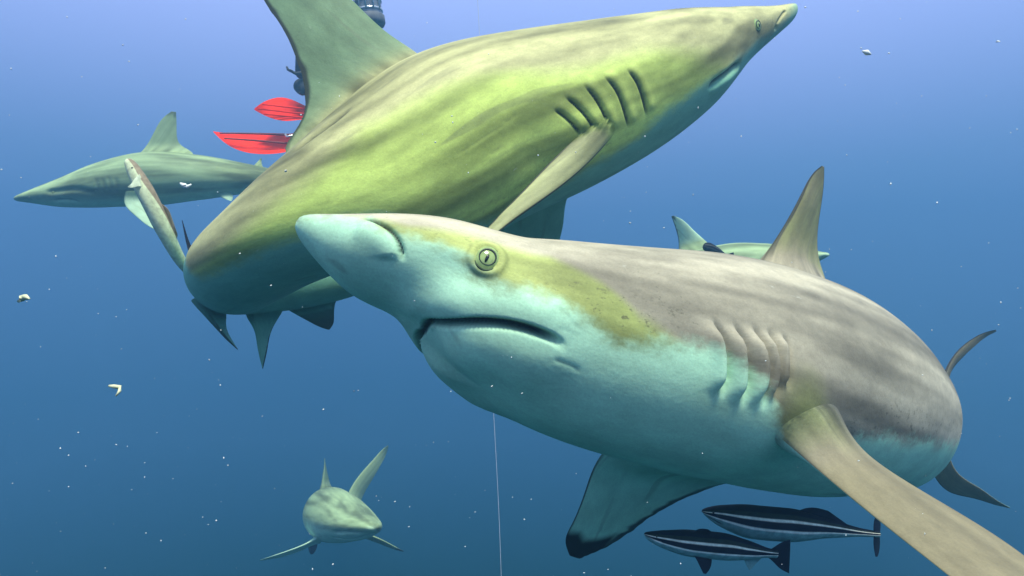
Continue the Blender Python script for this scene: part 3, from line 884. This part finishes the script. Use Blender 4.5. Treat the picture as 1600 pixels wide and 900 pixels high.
R4, r4 = remora([(1098, 384, 2.60, 0, 0, 0, 0), (1101, 385, 2.60, .014, .012, .012, 0), (1108, 388, 2.61, .020, .016, .018, 0), (1118, 392, 2.63, .016, .014, .016, 0), (1128, 396, 2.65, .008, .006, .008, 0), (1136, 400, 2.66, .003, .003, .002, 0)],
                'small dark fish against the back of the faded pale green shark', SK_R, 'remoras', 60, 40)
R4.dk[:] = .9
R4.build('body', SK_R, r4)
fin('caudal_fin', Wp([(1130, 398, 2.65), (1140, 396, 2.66), (1146, 394, 2.67)]), Wp([(1132, 400, 2.65), (1142, 403, 2.66), (1147, 400, 2.67)]), SK_R, r4, .004, **fk)

# ------------------------------------------------------------------ diver behind the tall dorsal fin
SUIT = plain('black_neoprene', (.05, .055, .065), .75, .15, .4, 25, .2)
RED = plain('red_fin_rubber', (1.0, .03, .0), .7, .05, .35, 12, .1)
REDD = plain('dull_red_rubber', (.30, .05, .04), .6, .2, .4, 12)
STEEL = plain('tank_grey', (.22, .24, .27), .35, .5, .4, 20, .1, .3)
CHROME = plain('clear_steel', (.65, .68, .70), .25, .6, .2, 30, 0, .7)
BOOT = plain('boot_grey', (.12, .13, .15), .6, .2, .3, 30)
SKINM = plain('person_skin', (.45, .28, .20), .6, .3, .15, 30)
DD = 3.5
hip = W(505, 112, DD)
diver = root_at('person', hip, 'scuba diver with red swim fins mostly hidden behind the tall dorsal fin', 'person')


def skin_body(name, joints, edges, mat, parent):
    me = bpy.data.meshes.new(name)
    L = loc_of(parent)
    me.from_pydata([tuple(np.array(p) - L) for p, r in joints], edges, [])
    o = bpy.data.objects.new(name, me)
    COL.objects.link(o)
    o.parent = parent
    me.materials.append(mat)
    sm = o.modifiers.new('skin', 'SKIN')
    sm.use_smooth_shade = True
    for k, (p, r) in enumerate(joints):
        me.skin_vertices[0].data[k].radius = r if isinstance(r, tuple) else (r, r)
        me.skin_vertices[0].data[k].use_root = (k == 0)
    ss = o.modifiers.new('sub', 'SUBSURF')
    ss.levels = ss.render_levels = 2
    return o


h = hip
V3 = lambda x, y, z: h + np.array([x, y, z])
J = [(V3(0, 0, 0), (.15, .12)), (V3(0, .02, .22), (.14, .11)), (V3(-.02, .02, .45), (.17, .12)), (V3(-.03, .02, .56), (.08, .08)), (V3(-.05, .02, .64), (.06, .06)),
     (V3(-.07, .02, .74), (.095, .11)), (V3(-.07, .02, .84), (.08, .09)),
     (V3(.02, -.10, -.03), .085), (V3(.20, -.16, -.28), .07), (V3(.02, -.02, -.30), .055), (V3(-.06, .0, -.33), .04),
     (V3(.02, .12, -.03), .085), (V3(.22, .12, -.22), .07), (V3(.04, .10, -.185), .055), (V3(-.04, .09, -.20), .04),
     (V3(-.04, -.17, .48), .06), (V3(-.02, -.20, .20), .05), (V3(-.06, -.12, -.02), .04), (V3(-.08, -.08, -.06), .035),
     (V3(-.04, .20, .48), .06), (V3(.0, .24, .20), .05), (V3(-.04, .20, -.02), .04), (V3(-.06, .18, -.06), .035)]
Ed = [(0, 1), (1, 2), (2, 3), (3, 4), (4, 5), (5, 6), (0, 7), (7, 8), (8, 9), (9, 10), (0, 11), (11, 12), (12, 13), (13, 14), (2, 15), (15, 16), (16, 17), (17, 18), (2, 19), (19, 20), (20, 21), (21, 22)]
skin_body('wetsuit', J, Ed, SUIT, diver)
lathe('face', V3(-.13, .02, .75), (-1, 0, 0), [(-.03, .07), (.02, .075), (.03, .06), (.035, .001)], SKINM, diver, 20)
# one fin edge-on below, one showing its sole above
f1 = fin('swim_fin', Wp([(500, 205, 3.58), (470, 208, 3.56), (430, 210, 3.53), (385, 209, 3.49), (345, 207, 3.41), (333, 205, 3.34)]),
         Wp([(505, 222, 3.42), (470, 232, 3.38), (430, 240, 3.33), (385, 238, 3.30), (350, 222, 3.32), (334, 207, 3.33)]), RED, diver, .03, 40, 26)
for k, (a, b) in enumerate((((470, 212), (345, 209)), ((465, 226), (352, 217)))):
    pa, pb = W(*a, 3.395), W(*b, 3.307)
    tube('rib', [pa * (1 - x) + pb * x + np.array([0, -.01 - .01 * math.sin(3 * x), 0]) for x in np.linspace(0, 1, 12)], .006 - .003 * np.linspace(0, 1, 12), REDD, f1, 8)
f2 = fin('swim_fin', Wp([(505, 180, 3.54), (475, 165, 3.52), (445, 153, 3.48), (420, 156, 3.40), (402, 166, 3.316), (397, 170, 3.307)]),
         Wp([(505, 195, 3.42), (475, 187, 3.38), (450, 189, 3.34), (425, 185, 3.33), (405, 176, 3.325), (398, 172, 3.307)]), RED, diver, .03, 40, 26)
for k, (a, b) in enumerate((((475, 170), (410, 163)), ((475, 178), (403, 170)), ((475, 184), (412, 178)))):
    pa, pb = W(*a, 3.386), W(*b, 3.286)
    tube('rib', [pa * (1 - x) + pb * x for x in np.linspace(0, 1, 10)], .005 - .002 * np.linspace(0, 1, 10), RED, f2, 8)
tube('buckle', [W(446, 210, 3.360), W(448, 214, 3.351), W(458, 212, 3.351), W(460, 208, 3.360)], .006, CHROME, f1, 8)
tb = W(579, 40, 3.456)
ax = nrm(W(566, -60, 3.456) - tb)
TR = .062
tank = lathe('scuba_tank', tb, ax, [(0, TR * .5), (.004, TR * .94), (.02, TR), (.48, TR), (.54, TR * .8), (.60, TR * .4), (.64, TR * .25), (.65, .001)], STEEL, diver, 28)
lathe('tank_boot', tb - ax * .01, ax, [(0, TR * .6), (.006, TR * 1.06), (.02, TR * 1.16), (.050, TR * 1.14), (.056, TR * 1.02)], BOOT, tank, 28)
for z in (.060, .105, .150, .25, .36):
    lathe('tank_band', tb + ax * z, ax, [(0, TR * 1.01), (.001, TR * 1.07), (.010, TR * 1.07), (.011, TR * 1.01)], CHROME, tank, 28)
for an in (-150, -120, -90, -60, -30):
    e1 = nrm(np.cross(ax, [0, 1, 0])); e2 = np.cross(e1, ax)
    dr = e1 * math.cos(math.radians(an)) + e2 * math.sin(math.radians(an))
    tube('tank_strap', [tb + dr * TR * 1.06 + ax * x for x in np.linspace(.06, .36, 6)], .0045, CHROME, tank, 6)
hs = W(472, 114, 3.325)
tube('hose', [W(448, 104, 3.325), W(450, 109, 3.325), W(455, 111, 3.325), W(462, 115, 3.325), W(475, 113, 3.342), W(500, 105, 3.413)], [.004, .006, .007, .008, .008, .008], SUIT, diver, 8)
lathe('gauge', W(472, 136, 3.369), (0, -1, 0), [(-.02, .001), (-.018, .035), (.018, .035), (.02, .001)], SUIT, diver, 20)

# ------------------------------------------------------------------ thin line hanging in the water
LINE = plain('pale_line', (.62, .68, .75), .5, .3, .2)
p0, p1 = W(743, -60, 2.4), W(784, 960, 2.4)
xs = np.linspace(0, 1, 60)
ln = tube('fishing_line', [p0 * (1 - x) + p1 * x + np.array([.004 * math.sin(9 * x), 0, 0]) for x in xs], .0008, LINE, None, 6)
tag(ln, 'thin pale line hanging straight down behind the sharks', 'line')

# ------------------------------------------------------------------ drifting bits
BIT = plain('white_scrap', (.80, .84, .78), .6, .3, .15)
BITY = plain('yellowish_scrap', (.72, .74, .45), .6, .3, .3, 200)


def flake_mesh(seed, n=9):
    r = np.random.default_rng(seed)
    a = np.sort(r.uniform(0, 2 * np.pi, n))
    rad = r.uniform(.45, 1, n)
    rim = np.stack([np.cos(a) * rad, r.normal(0, .18, n), np.sin(a) * rad * .6], -1)
    V = np.concatenate([rim, [[0, -.16, 0], [0, .16, 0]]])
    t = []
    for k in range(n):
        t += [(n, k, (k + 1) % n), (n + 1, (k + 1) % n, k)]
    return make_mesh('scrap', V, [], t)


FL = [flake_mesh(k) for k in range(8)]
for m in FL: m.materials.append(BIT)
# (px, py, size in pixels, tilt)
BITS = [(1355, 82, 7, .3), (1560, 65, 8, .1), (1158, 213, 4, 1.2), (1392, 287, 6, 1), (1464, 317, 4, 1.3), (1083, 304, 4, 1.5), (1387, 253, 3, 0), (1340, 18, 4, .5),
        (288, 289, 8, .3), (216, 195, 5, .6), (446, 267, 7, .5), (192, 70, 4, .3), (290, 30, 4, .2), (128, 120, 3, .3), (190, 545, 4, .2), (327, 562, 6, -.4),
        (181, 495, 4, .1), (198, 484, 4, .4), (345, 516, 4, .2), (228, 833, 4, .6), (122, 676, 4, .3), (182, 695, 4, -.2), (20, 755, 4, .1), (270, 748, 3, .2),
        (488, 890, 5, 1.5), (588, 775, 4, 1.2), (617, 784, 4, .5), (639, 823, 4, .2), (520, 882, 4, .8), (640, 792, 3, 1), (648, 470, 5, .1), (768, 604, 6, 1.2),
        (815, 615, 5, .7), (1011, 785, 3, 1), (1237, 410, 3, 0), (1290, 425, 3, 0), (1037, 356, 4, 0), (1480, 798, 4, .2), (1577, 625, 4, .1), (1441, 586, 4, .1),
        (1590, 450, 3, .1), (375, 396, 5, .3), (423, 446, 5, .2), (140, 735, 0, 0), (505, 640, 4, .5), (560, 610, 3, .4), (410, 650, 4, .6), (700, 690, 3, .2),
        (742, 800, 3, .2), (830, 780, 3, .5), (950, 890, 4, .3), (245, 676, 3, .3), (356, 727, 3, .2), (60, 655, 3, .3), (95, 830, 3, .2), (1210, 60, 3, .4), (1515, 200, 3, .2), (1440, 150, 3, .9),
        (1330, 390, 3, .4), (1545, 380, 3, .3), (940, 400, 0, 0), (985, 330, 3, .4), (1010, 300, 3, .4)]
for k, (px, py, s, tl) in enumerate(BITS):
    if not s: continue
    d = [.62, .50, .70, .56, .66][k % 5]
    o = bpy.data.objects.new('drifting_scrap', FL[k % 8])
    COL.objects.link(o)
    o.location = W(px, py, d)
    o.scale = (s * .55 / F * d,) * 3
    o.rotation_euler = (random.uniform(-.5, .5), -tl, random.uniform(-.5, .5))
    tag(o, 'tiny white scrap drifting loose in the water', 'scrap', 'scraps drifting in the water')


def shaped_scrap(pts, d, w, label, mat):
    o = tube('drifting_scrap', [W(px, py, d + dd) for px, py, dd in pts], w, mat, None, 7)
    tag(o, label, 'scrap', 'larger scraps in the water')


shaped_scrap([(29, 471, 0), (34, 466, .004), (40, 464, 0), (46, 467, -.004)], .55, [.0012, .0026, .0022, .0006], 'ragged white and yellow scrap drifting in open water', BITY)
shaped_scrap([(170, 603, 0), (178, 604, 0), (187, 605, .003), (187, 611, 0), (181, 619, -.002)], .55, [.0009, .0016, .0018, .0013, .0006], 'hooked yellowish scrap bent back on itself in open water', BITY)
shaped_scrap([(281, 286, 0), (288, 290, .002), (293, 292, 0), (299, 288, 0)], .6, [.0006, .0022, .0016, .0006], 'forked white scrap in front of the hazy grey-green shark', BIT)
shaped_scrap([(1348, 80, 0), (1354, 82, .002), (1361, 85, 0)], .6, [.0008, .0024, .0006], 'white chip of scrap off the snout of the olive shark', BIT)

# all the finer specks, too many to count
N_SP = 800
pv, pt = [], []
r = np.random.default_rng(3)
oct_ = np.array([[1, 0, 0], [-1, 0, 0], [0, 1, 0], [0, -1, 0], [0, 0, 1], [0, 0, -1]], float)
ot = np.array([[0, 2, 4], [2, 1, 4], [1, 3, 4], [3, 0, 4], [2, 0, 5], [1, 2, 5], [3, 1, 5], [0, 3, 5]])
for k in range(N_SP):
    d = r.uniform(.40, 1.8)
    c = W(r.uniform(-80, 1680), r.uniform(-60, 960), d)
    sz = (.28 + 1.5 * r.uniform(0, 1) ** 5) * d / F
    pv.append(c + oct_ * sz * r.uniform(.5, 1.5, 3))
    pt.append(ot + 6 * k)
me = make_mesh('specks', np.concatenate(pv), [], np.concatenate(pt))
sp_o = new_obj('marine_snow', me, plain('speck_grey', (.80, .85, .82), .7, .2, .3), None, False)
tag(sp_o, 'fine pale specks drifting all through the water', 'specks', None, 'stuff')

# ------------------------------------------------------------------ the water itself: one closed box of even haze round everything
def haze(density, color, absorb, aniso):
    x, y0, y1, z0, z1 = 9, -1.5, 16, -3.3, 2.7
    V = [(a, b, c) for a in (-x, x) for b in (y0, y1) for c in (z0, z1)]
    q = [(0, 1, 3, 2), (4, 6, 7, 5), (0, 4, 5, 1), (2, 3, 7, 6), (0, 2, 6, 4), (1, 5, 7, 3)]
    me = make_mesh('haze', np.array(V, float), q)
    m = bpy.data.materials.new('water_haze')
    m.use_nodes = True
    nt_ = m.node_tree
    nt_.nodes.remove(nt_.nodes['Principled BSDF'])
    pvn = nt_.nodes.new('ShaderNodeVolumePrincipled')
    pvn.inputs['Color'].default_value = (*color, 1)
    pvn.inputs['Density'].default_value = density
    pvn.inputs['Anisotropy'].default_value = aniso
    pvn.inputs['Absorption Color'].default_value = (*absorb, 1)
    nt_.links.new(pvn.outputs[0], nt_.nodes['Material Output'].inputs['Volume'])
    o = new_obj('haze', me, m, None, False)
    tag(o, 'clear blue sea water all around, paler with distance', 'water', None, 'stuff')


haze(.078, (.20, .47, .66), (0, 0, 0), .5)
